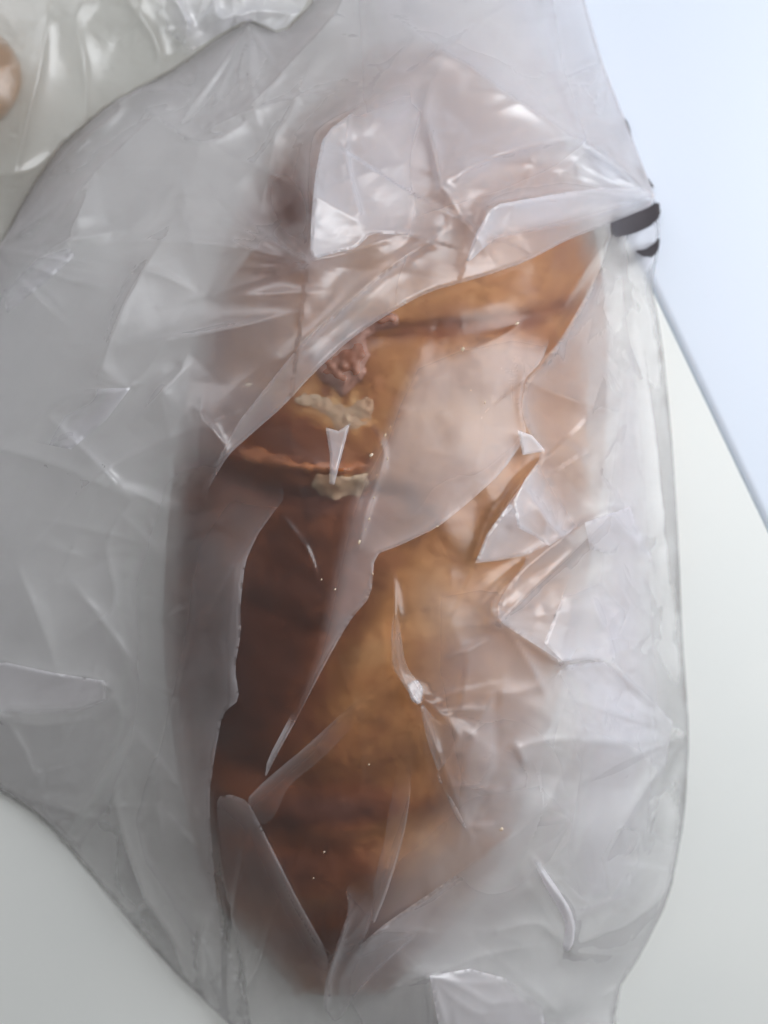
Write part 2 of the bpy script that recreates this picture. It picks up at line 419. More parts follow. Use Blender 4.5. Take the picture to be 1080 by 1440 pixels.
# ------------------------------------------------------------------ drape of the film
CS = 10.0
cu = np.arange(-260, 1341, CS); cv = np.arange(-260, 1701, CS)
CU, CV = np.meshgrid(cu, cv, indexing='ij')
BAG = [(-60, 430), (0, 350), (38, 275), (85, 205), (150, 150), (250, 95), (300, 60), (350, 28), (396, 52), (440, 5), (500, -120), (800, -120), (822, 0), (848, 90), (878, 165), (905, 235), (922, 280), (929, 335), (916, 400), (930, 470), (944, 600), (954, 750), (960, 900), (970, 1033), (963, 1150), (942, 1262), (900, 1345), (868, 1392), (850, 1560), (420, 1560), (325, 1443), (230, 1352), (140, 1245), (60, 1152), (0, 1112), (-150, 1040), (-220, 800), (-150, 560)]
obst = bread_h(CU, CV)
inb = inside(CU, CV, BAG)
def membrane(obst, dom, puff, floor=3.0, it=700):
    z = np.where(dom, obst.copy(), floor)
    for _ in range(it):
        Q = np.pad(z, 1, mode='edge')
        a = (Q[:-2, 1:-1] + Q[2:, 1:-1] + Q[1:-1, :-2] + Q[1:-1, 2:]) / 4 + puff
        z = np.where(dom, np.maximum(a, obst), floor)
    return z
P1 = 0.05 + 0.10 * gauss(CU, CV, 100, 600, 260, 400) + 0.16 * gauss(CU, CV, 830, 1150, 160, 260) + 0.10 * gauss(CU, CV, 840, 700, 100, 300) + 0.12 * gauss(CU, CV, 640, 120, 200, 120) + 0.12 * gauss(CU, CV, 740, 1060, 90, 160)
M1 = blur(membrane(obst + 5, inb, P1), 1)
P2 = 0.06 + 0.14 * gauss(CU, CV, 180, 400, 240, 330) + 0.16 * gauss(CU, CV, 620, 120, 220, 120)
M2 = blur(membrane(M1 + 10, inb, P2), 2)
def bil(M, U, V):
    """smooth (cubic B-spline) look-up in the coarse drape"""
    x = np.clip((U - cu[0]) / CS, 1, M.shape[0] - 3.001); y = np.clip((V - cv[0]) / CS, 1, M.shape[1] - 3.001)
    i = x.astype(int); j = y.astype(int); fx = x - i; fy = y - j
    def w(t): return ((1 - t) ** 3 / 6, (3 * t ** 3 - 6 * t * t + 4) / 6, (-3 * t ** 3 + 3 * t * t + 3 * t + 1) / 6, t ** 3 / 6)
    a, b = w(fx), w(fy); out = np.zeros(x.shape)
    for p in range(4):
        for q in range(4):
            out += a[p] * b[q] * M[i + p - 1, j + q - 1]
    return out

_tins = {}
def rand_tin(U, V, cell, amp, seed, stretch=(1, 1)):
    key = (cell, seed, stretch)
    if key not in _tins:
        r = np.random.default_rng(seed); pts = []
        for a in np.arange(-420, 1500, cell * stretch[0]):
            for b in np.arange(-420, 1860, cell * stretch[1]):
                pts.append((a + r.uniform(-.48, .48) * cell * stretch[0], b + r.uniform(-.48, .48) * cell * stretch[1]))
        co, _, fs, _, _, _ = delaunay_2d_cdt([Vector(p) for p in pts], [], [], 0, 1e-5)
        co = np.array([(c[0], c[1]) for c in co]); fs = np.array([list(f)[:3] for f in fs])
        _tins[key] = (co, fs, r.uniform(-1, 1, len(co)))
    co, fs, hh = _tins[key]
    return tin(U, V, co, fs, hh) * amp

def feat(U, V, L):
    z = np.zeros(U.shape)
    for f in L:
        z += ridge(U, V, *f)
    return z

def burst(seed, cx, cy_, a0, a1, n, rmin, rmax, h):
    """creases that run out from a pinched point of the film"""
    r = np.random.default_rng(seed); L = []
    for i in range(n):
        a = math.radians(a0 + (a1 - a0) * (i + r.uniform(0.15, 0.85)) / n); q = r.uniform(rmin, rmax); b = a + r.uniform(-0.12, 0.12)
        hh = h * r.uniform(0.5, 1.2)
        L.append(([(cx + 6 * math.cos(a), cy_ + 6 * math.sin(a), hh * .5), (cx + .45 * q * math.cos(a), cy_ + .45 * q * math.sin(a), hh),
                   (cx + q * math.cos(b), cy_ + q * math.sin(b), 0.2)], r.uniform(3, 9), r.uniform(8, 26)))
    return L
def loose(seed, n, box, l0, l1, h, ang, wide=1.0):
    """short stray creases scattered over a stretch of film"""
    r = np.random.default_rng(seed); L = []
    for i in range(n):
        u, v = r.uniform(box[0], box[2]), r.uniform(box[1], box[3]); a = math.radians(ang + r.normal(0, 38)); q = r.uniform(l0, l1)
        k = r.uniform(-.15, .15)
        L.append(([(u - q * math.cos(a), v - q * math.sin(a), 0.1), (u + k * q * math.sin(a), v - k * q * math.cos(a), h * r.uniform(.5, 1.2)), (u + q * math.cos(a), v + q * math.sin(a), 0.1)],
                  wide * r.uniform(2.5, 8), wide * r.uniform(7, 22)))
    return L
# creases of the main film (u, v, height) with fall-off on the two sides
F1 = [
 ([(700, 872, 10), (692, 850, 16), (735, 802, 18), (800, 752, 16), (850, 722, 12), (886, 712, 6)], 9, 26),
 ([(702, 874, 8), (740, 838, 12), (800, 782, 12), (850, 735, 8)], 12, 5),
 ([(700, 872, 8), (750, 905, 12), (790, 930, 14), (850, 928, 12), (905, 975, 10), (968, 1034, 6)], 22, 10),
 ([(860, 720, 8), (900, 770, 8), (930, 830, 3)], 20, 14),
 ([(840, 860, 4), (855, 890, 10), (880, 960, 4)], 18, 12),
 ([(740, 690, 5), (775, 740, 12), (800, 760, 8)], 10, 12),
 ([(668, 792, 4), (690, 745, 14), (730, 680, 16), (765, 645, 8)], 8, 40),
 ([(735, 530, 4), (733, 575, 12), (745, 610, 12), (770, 640, 4)], 9, 14),
 ([(860, 325, 6), (835, 395, 14), (800, 460, 16), (765, 510, 14), (738, 534, 6)], 9, 26),
 ([(738, 534, 3), (800, 560, 8), (880, 580, 3)], 20, 14),
 ([(555, 822, 2), (556, 880, 8), (552, 935, 7), (590, 995, 7), (625, 1080, 6), (662, 1176, 3)], 4, 10),
 ([(570, 950, 1), (590, 975, 6), (640, 1028, 7), (638, 1050, 6), (612, 1092, 2)], 8, 10),
 ([(590, 968, 1), (650, 975, 2.5), (720, 975, 2.5), (775, 960, 1)], 10, 14),
 ([(548, 955, 2), (490, 1002, 6), (430, 1062, 6), (370, 1112, 5)], 8, 8),
 ([(365, 1165, 4), (400, 1235, 8), (440, 1310, 8), (462, 1342, 4)], 5, 7),
 ([(520, 600, 2), (540, 640, 5), (515, 720, 6), (505, 770, 3)], 4, 6),
 ([(640, 500, 1), (690, 480, 3), (735, 455, 1)], 3, 4),
 ([(400, 730, 2), (430, 770, 6), (445, 810, 2)], 2.5, 4),
 ([(748, 1206, 5), (772, 1242, 15), (800, 1282, 17), (806, 1320, 15), (798, 1338, 5)], 5, 12),
 ([(700, 1310, 3), (760, 1300, 6), (800, 1338, 6), (830, 1340, 2)], 8, 8),
 ([(790, 1090, 6), (770, 1130, 12), (735, 1165, 10), (690, 1195, 6)], 26, 16),
 ([(700, 1060, 4), (800, 1040, 10), (900, 1060, 8), (945, 1130, 8), (965, 1200, 3)], 26, 40),
 ([(800, 1330, 3), (880, 1300, 8), (950, 1240, 5)], 14, 26),
 ([(700, 1350, 4), (760, 1400, 10), (800, 1445, 6)], 10, 20),
 ([(900, 480, 3), (925, 640, 8), (940, 820, 6)], 20, 10),
 ([(455, 880, 2), (500, 1000, 3), (510, 1100, 2)], 10, 10),
 ([(120, 1070, 6), (60, 1090, 8), (0, 1105, 6)], 14, 20),
 ([(160, 1115, 3), (175, 1180, 16), (205, 1260, 18), (240, 1315, 12), (262, 1350, 3)], 12, 22),
 ([(300, 1120, 4), (318, 1250, 12), (345, 1360, 12), (352, 1440, 8)], 12, 10),
]
F1 += burst(1, 968, 1034, 120, 215, 6, 90, 240, 7) + burst(2, 700, 872, -60, 70, 6, 60, 170, 6) + burst(3, 462, 1342, -100, -20, 5, 60, 200, 6)
F1 += burst(4, 862, 325, 70, 130, 5, 90, 230, 7) + burst(5, 590, 985, -30, 120, 6, 50, 150, 4) + burst(6, 320, 1440, -110, -60, 5, 90, 300, 8)
F1 += burst(7, 0, 1110, -35, 40, 6, 90, 260, 7) + burst(8, 800, 1335, -130, 20, 6, 60, 150, 6) + burst(9, 600, 1370, -20, 90, 6, 50, 130, 7)
F1 += loose(11, 16, (640, 900, 930, 1420), 20, 70, 5, -50) + loose(12, 14, (760, 400, 930, 900), 20, 60, 4.5, 75) + loose(13, 12, (40, 880, 330, 1400), 50, 150, 10, 62, 2.0)
F1 += loose(14, 12, (380, 700, 700, 1250), 14, 45, 2.2, -55) + loose(15, 10, (520, 470, 740, 740), 10, 35, 1.8, -40)
def z_main(U, V):
    z = bil(M1, U, V)
    h = sstep(3, 60, z)
    cont = 1 - sstep(2, 40, z - bread_h(U, V))         # 1 where the film touches the bread
    z = z + feat(U, V, F1)
    right = gauss(U, V, 800, 820, 130, 260) + 0.6 * gauss(U, V, 850, 1200, 160, 220)
    z = z + blur(rand_tin(U, V, 95, 1.0, 21), 1) * (2 + 9 * np.clip(right, 0, 1) + 5 * (1 - cont)) * h
    z = z + blur(rand_tin(U, V, 38, 1.0, 22), 1) * (0.8 + 2.6 * gauss(U, V, 790, 690, 110, 110) + 1.5 * (1 - cont)) * h
    z = z + 1.6 * vnoise(U, V, 45, 31)
    lo = bread_h(U, V) + 2.5; q = z - lo; z = lo + 0.5 * (q + np.sqrt(q * q + 8))
    return np.maximum(z, 6.0)

F2 = [
 ([(640, 262, 2), (655, 238, 14), (720, 212, 18), (800, 196, 14), (870, 200, 4)], 26, 12),
 ([(620, 262, 10), (612, 215, 14), (598, 160, 10), (610, 110, 3)], 10, 16),
 ([(655, 372, 5), (675, 325, 16), (695, 288, 20), (760, 275, 16), (830, 268, 12), (915, 268, 6)], 12, 44),
 ([(820, 205, 4), (850, 215, 14), (890, 250, 12), (918, 285, 6)], 16, 22),
 ([(540, 20, 4), (640, 82, 14), (740, 150, 16), (830, 205, 14), (915, 278, 6)], 20, 30),
 ([(490, -20, 10), (470, 20, 16), (420, 75, 18), (360, 140, 12), (300, 175, 5)], 22, 12),
 ([(432, 370, 14), (437, 320, 34), (436, 250, 42), (448, 185, 32), (510, 145, 18), (560, 110, 6)], 26, 110),
 ([(432, 370, 10), (360, 352, 14), (250, 338, 12), (150, 345, 5)], 22, 26),
 ([(430, 370, 8), (500, 352, 10), (560, 330, 8), (602, 338, 6)], 10, 22),
 ([(602, 340, 6), (540, 382, 12), (490, 425, 12), (440, 470, 10), (400, 505, 4)], 8, 14),
 ([(490, 165, 4), (488, 230, 7), (505, 300, 6)], 4, 10),
 ([(20, 620, 3), (100, 560, 12), (182, 545, 8), (240, 470, 3)], 22, 34),
 ([(0, 420, 4), (60, 360, 12), (110, 330, 6)], 16, 20),
 ([(120, 130, 4), (170, 150, 10), (90, 220, 8), (30, 300, 4)], 14, 10),
 ([(200, 150, 3), (280, 200, 8), (350, 170, 6)], 20, 16),
 ([(90, 720, 4), (150, 660, 12), (230, 620, 10), (280, 600, 4)], 16, 26),
 ([(100, 900, 4), (160, 850, 10), (150, 760, 8), (190, 700, 4)], 20, 18),
 ([(0, 930, 8), (70, 948, 14), (140, 958, 10), (170, 1000, 3)], 14, 30),
 ([(130, 1010, 4), (60, 1020, 6), (0, 1010, 6)], 14, 14),
 ([(275, 575, 2), (300, 605, 6), (315, 625, 3)], 3, 5),
 ([(320, 640, 7), (280, 690, 9), (245, 770, 8), (235, 850, 5)], 8, 12),
]
F2 += burst(21, 430, 370, 150, 240, 6, 90, 300, 6) + burst(22, 920, 284, 165, 235, 7, 90, 330, 7) + burst(23, 620, 262, -80, 60, 6, 50, 150, 5)
F2 += burst(24, 182, 545, 120, 230, 4, 60, 190, 4) + burst(25, 350, 30, 60, 130, 6, 80, 220, 7) + burst(26, 240, 780, 110, 240, 5, 60, 230, 4) + burst(27, -10, 350, -50, 60, 7, 90, 260, 7)
F2 += loose(31, 14, (20, 120, 420, 620), 60, 190, 12, -40, 2.6) + loose(32, 12, (0, 560, 300, 1100), 60, 190, 12, 70, 2.6) + loose(35, 7, (20, 120, 300, 900), 20, 60, 4, -42) + loose(33, 18, (430, 0, 880, 330), 20, 80, 4.5, -25) + loose(34, 12, (250, 380, 560, 600), 15, 50, 1.5, -45)
def z_flap(U, V):
    z = bil(M2, U, V)
    h = sstep(3, 60, z)
    z = z + 1.3 * feat(U, V, F2)
    z = z + blur(rand_tin(U, V, 120, 1.0, 41), 1) * 11 * h * (1 - 0.9 * gauss(U, V, 340, 520, 190, 180))
    z = z + blur(rand_tin(U, V, 46, 1.0, 42), 1) * (2.4 + 2 * gauss(U, V, 530, 230, 110, 120) - 2.0 * gauss(U, V, 360, 520, 170, 160)) * h
    z = z + 5 * vnoise(U, V, 110, 44)
    z = z - 26 * gauss(U, V, 395, 290, 42, 60) + 2.0 * vnoise(U, V, 50, 43)
    lo = z_main(U, V) + 4; q = z - lo
    return lo + 0.5 * (q + np.sqrt(q * q + 40))

def chaikin(P, a=0.18):
    P = np.array(P, float); Q = np.roll(P, -1, 0)
    return np.stack([P * (1 - a) + Q * a, P * a + Q * (1 - a)], 1).reshape(-1, P.shape[1])
def sheet(name, outline, zf, mat, parent, step=4.0, roll=(4, 3), spline=True, dz=0.0, cover=None):
    """one layer of film within an outline; cover(U, V) thins it out where two layers merge"""
    P = chaikin(outline) if spline else np.array(outline, float)
    us = np.arange(P[:, 0].min() - 2 * step, P[:, 0].max() + 2 * step, step); vs = np.arange(P[:, 1].min() - 2 * step, P[:, 1].max() + 2 * step, step)
    U, V = np.meshgrid(us, vs, indexing='ij')
    z = zf(U, V)
    d, _, nx, ny, _ = polydist(U, V, P, True); ins = inside(U, V, P)
    sd = np.where(ins, d, -d)
    snap = np.abs(sd) < step * 0.72
    U2 = np.where(snap, nx, U); V2 = np.where(snap, ny, V); sd2 = np.where(snap, 0, sd)
    if roll:
        z = z - roll[1] * np.clip(1 - sd2 / roll[0], 0, 1) ** 2
    z = np.maximum(z + dz, 1.0)
    kx = (1 - z / D)
    vv = np.stack([(U2 - 540) * S * kx, (720 - V2) * S * kx, z * S], -1).reshape(-1, 3)
    good = (sd2 >= 0).ravel()
    idx = np.arange(U.size).reshape(U.shape)
    f = np.stack([idx[:-1, :-1], idx[:-1, 1:], idx[1:, 1:], idx[1:, :-1]], -1).reshape(-1, 4)
    f = f[good[f].all(1)][:, ::-1]
    used = np.unique(f); mp = np.full(U.size, -1); mp[used] = np.arange(len(used))
    o = mesh_obj(name, vv[used], mp[f], mat, parent)
    c = np.clip(cover(U2, V2), 0, 1) if cover else np.ones(U.shape)
    o.data.attributes.new("cover", 'FLOAT', 'POINT').data.foreach_set("value", c.ravel()[used].astype(np.float32))
    return o
def away(pts, w, start=0.0):
    """0 on the polyline, 1 beyond distance w"""
    return lambda U, V: sstep(start, w, polydist(U, V, pts)[0])

def fold_cover(edge, soft=None, w=70, lo=0.45, k=28.0):
    """film is doubled along the crease line and thins out away from it; optional line where it merges with the film below"""
    def f(U, V):
        c = lo + (1 - lo) * np.exp(-polydist(U, V, edge)[0] / k)
        if soft: c = c * sstep(0, w, polydist(U, V, soft)[0])
        return c
    return f

bag = empty("plastic_bag", label="thin cloudy plastic bag wrapped round the long bread, dark print at its right edge", category="plastic bag")
sheet("bottom_film", [(u * 1.0, v) for u, v in BAG[:27]] + [(868, 1395), (869, 1560)] + BAG[29:], lambda U, V: 2 + 0.8 * vnoise(U, V, 70, 51), MAT['under'], bag, 8.0, None)
sheet("top_film", BAG, z_main, MAT['clear'], bag, 3.0, (9, 5))

FLAP = [(925, 286), (860, 313), (800, 336), (740, 368), (680, 389), (600, 411), (540, 445), (490, 479), (440, 526), (400, 570), (352, 612), (320, 641), (296, 682), (262, 760), (250, 830), (255, 900), (250, 980), (240, 1060), (200, 1160), (150, 1235), (60, 1146), (0, 1105), (-150, 1030), (-220, 800), (-150, 560), (-60, 425), (0, 345), (38, 272), (85, 203), (150, 148), (250, 93), (300, 58), (350, 26), (396, 50), (440, 3), (500, -120), (800, -120), (822, 0), (848, 90), (878, 165), (905, 235)]
sheet("folded_flap", FLAP, z_flap, MAT['veil'], bag, 3.0, (4, 5), cover=lambda U, V: away([(285, 715), (250, 830), (255, 900), (250, 980), (240, 1060), (200, 1160), (150, 1235)], 130)(U, V) * (1 - 0.97 * gauss(U, V, 408, 290, 34, 66, -14)))

def over(gap, extra=None, amp=2.0, seed=60, cell=50):
    def zf(U, V):
        z = z_main(U, V) + gap + blur(rand_tin(U, V, cell, amp, seed), 1) + amp * 0.8
        if extra: z = z + feat(U, V, extra)
        return z
    return zf
# lower left veil, its right edge against the dark crust
sheet("film_fold", [(400, 700), (385, 720), (362, 752), (345, 790), (338, 850), (339, 890), (330, 940), (337, 984), (313, 1003), (302, 1060), (294, 1119), (297, 1180), (306, 1280), (330, 1360), (352, 1430), (360, 1490), (325, 1443), (230, 1352), (140, 1245), (120, 1150), (170, 1000), (200, 860), (215, 740), (290, 640), (350, 640), (395, 660)],
      over(5, [([(330, 800, 4), (320, 900, 9), (322, 990, 9), (300, 1060, 8), (300, 1200, 5)], 14, 8), ([(260, 700, 3), (275, 850, 8), (250, 1000, 9), (262, 1150, 6)], 22, 16), ([(395, 700, 3), (330, 800, 6), (290, 880, 3)], 8, 10)], 3, 61, 70), MAT['veil'], bag, 3.0, (4, 4), cover=fold_cover([(385, 720), (345, 790), (338, 850), (339, 890), (330, 940), (337, 984), (313, 1003), (294, 1119), (297, 1180), (306, 1280)], [(225, 1352), (140, 1245), (120, 1150), (170, 1000), (200, 860), (215, 740), (290, 640), (350, 640), (400, 670)], 95, 0.5, 26))
# bottom veil
sheet("film_fold", [(305, 1121), (325, 1117), (348, 1126), (366, 1160), (385, 1198), (420, 1268), (462, 1342), (458, 1390), (456, 1430), (470, 1560), (372, 1560), (352, 1400), (330, 1300), (312, 1220), (306, 1160)],
      over(9, [([(325, 1125, 4), (345, 1220, 10), (380, 1320, 10), (400, 1430, 8)], 18, 12)], 2.5, 62, 60), MAT['thin'], bag, 3.0, (3, 3), cover=fold_cover([(325, 1117), (366, 1160), (385, 1198), (420, 1268), (462, 1342)], [(456, 1430), (470, 1560), (372, 1560), (352, 1400)], 70, 0.35, 14))
# tongue and central veil
sheet("film_fold", [(372, 1096), (376, 1068), (412, 1000), (436, 925), (452, 850), (466, 780), (482, 715), (500, 668), (530, 612), (548, 560), (575, 505), (640, 478), (720, 462), (775, 472), (762, 508), (737, 533), (732, 575), (742, 612), (706, 664), (660, 706), (615, 742), (560, 768), (527, 780), (522, 838), (492, 872), (458, 932), (420, 1006), (388, 1064)],
      over(5, [([(524, 800, 3), (520, 838, 10), (470, 908, 12), (420, 1000, 12), (376, 1090, 6)], 8, 5), ([(732, 620, 4), (668, 700, 8), (610, 742, 8), (530, 778, 4)], 7, 10)], 2.0, 63, 60), MAT['matte'], bag, 2.5, (3, 3), cover=fold_cover([(732, 612), (706, 664), (615, 742), (527, 780), (522, 838), (458, 932), (388, 1064)], [(412, 1000), (436, 925), (452, 850), (466, 780), (482, 715), (500, 668), (530, 612), (548, 560), (575, 505), (640, 478), (720, 462), (775, 472)], 34, 0.75, 20))
# pale band joining the tongue to the lower left
sheet("film_fold", [(345, 1126), (372, 1098), (430, 1050), (490, 995), (548, 950), (552, 962), (500, 1018), (450, 1070), (405, 1105), (385, 1150), (368, 1162)],
      over(8, None, 1.0, 64, 40), MAT['thin'], bag, 2.5, (3, 3), cover=fold_cover([(345, 1126), (430, 1050), (490, 995), (548, 950)], [(590, 925), (520, 985), (560, 1000)], 120, 0.3, 10))
# right veil
sheet("film_fold", [(905, 375), (868, 345), (838, 392), (795, 468), (762, 514), (738, 536), (733, 576), (742, 606), (764, 640), (728, 690), (690, 742), (668, 792), (720, 784), (745, 782), (700, 846), (701, 874), (750, 905), (792, 932), (770, 980), (760, 1040), (790, 1110), (860, 1160), (945, 1150), (964, 1034), (955, 900), (948, 750), (938, 600), (924, 470), (912, 410)],
      over(7, [([(690, 760, 5), (730, 700, 14), (770, 670, 10)], 8, 34), ([(780, 930, 6), (850, 930, 9), (940, 1010, 5)], 18, 10)], 5, 65, 55), MAT['veil'], bag, 3.0, (3, 3), cover=fold_cover([(838, 392), (762, 514), (733, 576), (728, 690), (668, 792), (701, 874), (792, 932)], [(770, 980), (760, 1040), (790, 1110), (860, 1160), (945, 1150), (964, 1034), (955, 900), (948, 750), (938, 600), (924, 470), (905, 375), (868, 345)], 80, 0.8, 30))
sheet("film_fold", [(905, 420), (925, 560), (938, 750), (945, 1000), (940, 1150), (905, 1280), (800, 1320), (770, 1200), (800, 1000), (820, 760), (850, 520)],
      over(13, None, 3, 79, 60), MAT['shiny'], bag, 4.0, None, cover=lambda U, V: 0.7 * away([(905, 420), (925, 560), (938, 750), (945, 1000), (940, 1150), (905, 1280), (800, 1320), (770, 1200), (800, 1000), (820, 760), (850, 520), (905, 420)], 60)(U, V))
sheet("film_fold", [(600, 1010), (700, 940), (780, 925), (900, 1000), (930, 1120), (860, 1200), (720, 1220), (640, 1230), (590, 1180)],
      over(5, None, 2, 73, 70), MAT['veil'], bag, 4.0, None, cover=away([(600, 1010), (700, 940), (780, 925), (900, 1000), (930, 1120), (860, 1200), (720, 1220), (640, 1230), (590, 1180), (600, 1010)], 120))
sheet("film_fold", [(436, 366), (438, 300), (444, 240), (455, 188), (512, 146), (560, 118), (606, 112), (620, 150), (612, 205), (619, 258), (604, 334), (560, 330), (522, 328), (500, 350), (470, 356)],  # added pale sheet, tilted and tinted to stand in for window glare
      lambda U, V: z_flap(U, V) + 6 + 0.27 * (615 - U) + blur(rand_tin(U, V, 40, 3, 74), 1), MAT['shiny'], bag, 2.5, (4, 5), cover=fold_cover([(436, 366), (438, 300), (450, 200)], [(500, 135), (560, 105), (606, 105), (625, 150), (612, 205), (622, 260), (606, 334)], 60, 0.6, 60))
sheet("film_fold", [(653, 374), (668, 330), (694, 288), (740, 280), (800, 270), (860, 262), (915, 266), (921, 284), (860, 303), (790, 318), (735, 328), (690, 340)],  # added pale sheet for a facet that catches the window light
      lambda U, V: z_flap(U, V) + 5 + 0.12 * (915 - U) + blur(rand_tin(U, V, 40, 2, 75), 1), MAT['shiny'], bag, 2.5, (3, 3), cover=fold_cover([(653, 374), (694, 288), (800, 270)], [(700, 345), (790, 325), (860, 308), (921, 290)], 26, 0.55, 40))
for P_, zf_, tilt_, ed_, so_, w_, tv_ in (  # added whitish patches where the film glares, tone put in by denser film
    ([(668, 792), (684, 752), (718, 706), (735, 735), (775, 765), (740, 780), (705, 788)], z_main, 0.20, [(668, 792), (718, 706)], None, 1, 0.0),
    ([(822, 735), (886, 712), (905, 760), (925, 802), (870, 782), (830, 772)], z_main, 0.16, [(822, 735), (886, 712)], [(870, 785), (925, 805)], 25, 0.0),
    ([(800, 815), (850, 795), (900, 850), (905, 900), (850, 927), (792, 930), (765, 905)], z_main, 0.12, [(850, 927), (792, 930)], [(800, 812), (850, 792), (900, 848), (908, 900)], 45, 0.0),
    ([(765, 960), (800, 935), (850, 930), (900, 965), (945, 1015), (930, 1110), (870, 1070), (800, 1050)], z_main, 0.14, [(800, 935), (850, 930)], [(765, 960), (800, 1052), (870, 1075), (930, 1112)], 60, 0.0),
    ([(-60, 935), (10, 932), (75, 946), (150, 958), (152, 985), (110, 1003), (40, 1008), (-60, 1010)], z_flap, -0.06, [(10, 932), (150, 958)], [(155, 958), (158, 990), (110, 1008), (-60, 1013)], 22, 0.34),
    ([(40, 620), (70, 565), (110, 548), (184, 545), (150, 590), (100, 632)], z_flap, -0.05, [(184, 545), (100, 632)], [(40, 620), (70, 562), (110, 545)], 60, 0.25),
    ([(0, 390), (45, 350), (90, 335), (105, 360), (60, 400), (10, 440)], z_flap, -0.05, [(105, 360), (60, 400)], [(0, 390), (45, 347), (90, 332)], 40, 0.2)):
    hi_ = max(p[0] for p in P_) if tilt_ > 0 else min(p[0] for p in P_)
    sheet("film_fold", P_, lambda U, V, z_=zf_, t_=tilt_, h_=hi_, q_=tv_, v_=min(p[1] for p in P_): z_(U, V) + 9 + t_ * (h_ - U) + q_ * (V - v_) + blur(rand_tin(U, V, 30, 2.5, 76), 1), MAT['dense' if tv_ > 0.3 else 'shiny'], bag, 2.5, (2, 3), spline=False, cover=fold_cover(ed_, so_, w_, 0.55, 35))
# added soft layer that lays a pale haze over the top
sheet("film_fold", [(440, -100), (820, -100), (850, 90), (890, 230), (800, 290), (700, 330), (560, 380), (470, 330), (450, 80)],
      lambda U, V: z_flap(U, V) + 14 + blur(rand_tin(U, V, 80, 5, 77), 1), MAT['shiny'], bag, 4.0, None, cover=lambda U, V: 0.7 * away([(440, -100), (450, 80), (470, 330), (560, 380), (700, 330), (800, 290), (890, 230), (850, 90), (820, -100)], 120)(U, V))
# doubled cuff along the edge of the flap
sheet("film_fold", [(602, 338), (604, 409), (540, 444), (490, 478), (440, 525), (400, 569), (352, 611), (318, 640), (300, 660), (330, 600), (385, 530), (430, 475), (490, 425), (545, 378)],
      lambda U, V: z_flap(U, V) + 6, MAT['thin'], bag, 2.5, (3, 4), cover=fold_cover([(602, 338), (545, 378), (490, 425), (430, 475), (385, 530), (330, 600)], [(602, 338), (604, 409)], 60, 0.55, 14))
# thick bright crease, lower right
sheet("film_fold", [(748, 1204), (757, 1210), (785, 1250), (803, 1279), (809, 1300), (807, 1326), (799, 1339), (791, 1333), (796, 1302), (787, 1281), (766, 1246)],
      lambda U, V: z_main(U, V) + 26 + 0.1 * (810 - U), MAT['dense'], bag, 1.5, (4, 6), cover=away([(745, 1200), (752, 1203)], 35))
for k_, (P_, w_, a_) in enumerate((
    ([(560, 790), (680, 770), (800, 800), (860, 950), (820, 1120), (700, 1200), (600, 1130), (560, 950)], 110, 0.7),
    ([(520, 1180), (640, 1080), (780, 1050), (860, 1150), (760, 1330), (600, 1420), (440, 1440), (400, 1360), (470, 1300)], 100, 0.75),
    ([(560, 480), (700, 450), (800, 480), (790, 640), (680, 740), (560, 740), (520, 620)], 80, 0.3))):
    sheet("film_fold", P_, over(5.5 + 0.7 * k_, None, 1.5, 90 + k_, 70), MAT['matte'], bag, 4.0, None, cover=lambda U, V, P=P_, w=w_, a=a_: a * away(P + [P[0]], w)(U, V))
# small triangle facets, whitened to carry glare, at the head of the right veil
sheet("film_fold", [(728, 605), (748, 612), (768, 634), (735, 640)], lambda U, V: z_main(U, V) + 12 + (768 - U) * 0.35, MAT['dense'], bag, 2.0, (3, 4), spline=False)
sheet("film_fold", [(758, 645), (768, 640), (800, 690), (826, 728), (800, 750), (772, 768), (748, 752), (728, 742), (722, 705), (738, 675)],
      lambda U, V: z_main(U, V) + 16 + (826 - U) * 0.22 + blur(rand_tin(U, V, 30, 6, 71), 1), MAT['shiny'], bag, 2.0, (2, 3), spline=False, cover=fold_cover([(742, 668), (722, 705), (720, 740)], [(768, 640), (800, 690), (828, 728)], 40, 0.6, 30))
# lower right veil with its long diagonal edge
sheet("film_fold", [(962, 1120), (860, 1080), (790, 1095), (760, 1140), (700, 1186), (640, 1232), (590, 1266), (540, 1300), (500, 1335), (472, 1390), (500, 1420), (560, 1560), (850, 1560), (866, 1392), (898, 1345), (940, 1262)],
      over(10, [([(760, 1145, 3), (690, 1196, 9), (600, 1262, 10), (520, 1316, 8)], 9, 14), ([(484, 1348, 6), (530, 1312, 10), (600, 1310, 6)], 8, 12), ([(520, 1400, 4), (580, 1380, 9), (680, 1345, 9), (760, 1330, 3)], 10, 12)], 4, 66, 70), MAT['veil'], bag, 3.0, (3, 4), cover=fold_cover([(600, 1262), (500, 1335), (472, 1390)], [(960, 1120), (860, 1080), (790, 1095), (740, 1150), (690, 1190)], 110, 0.6, 30))
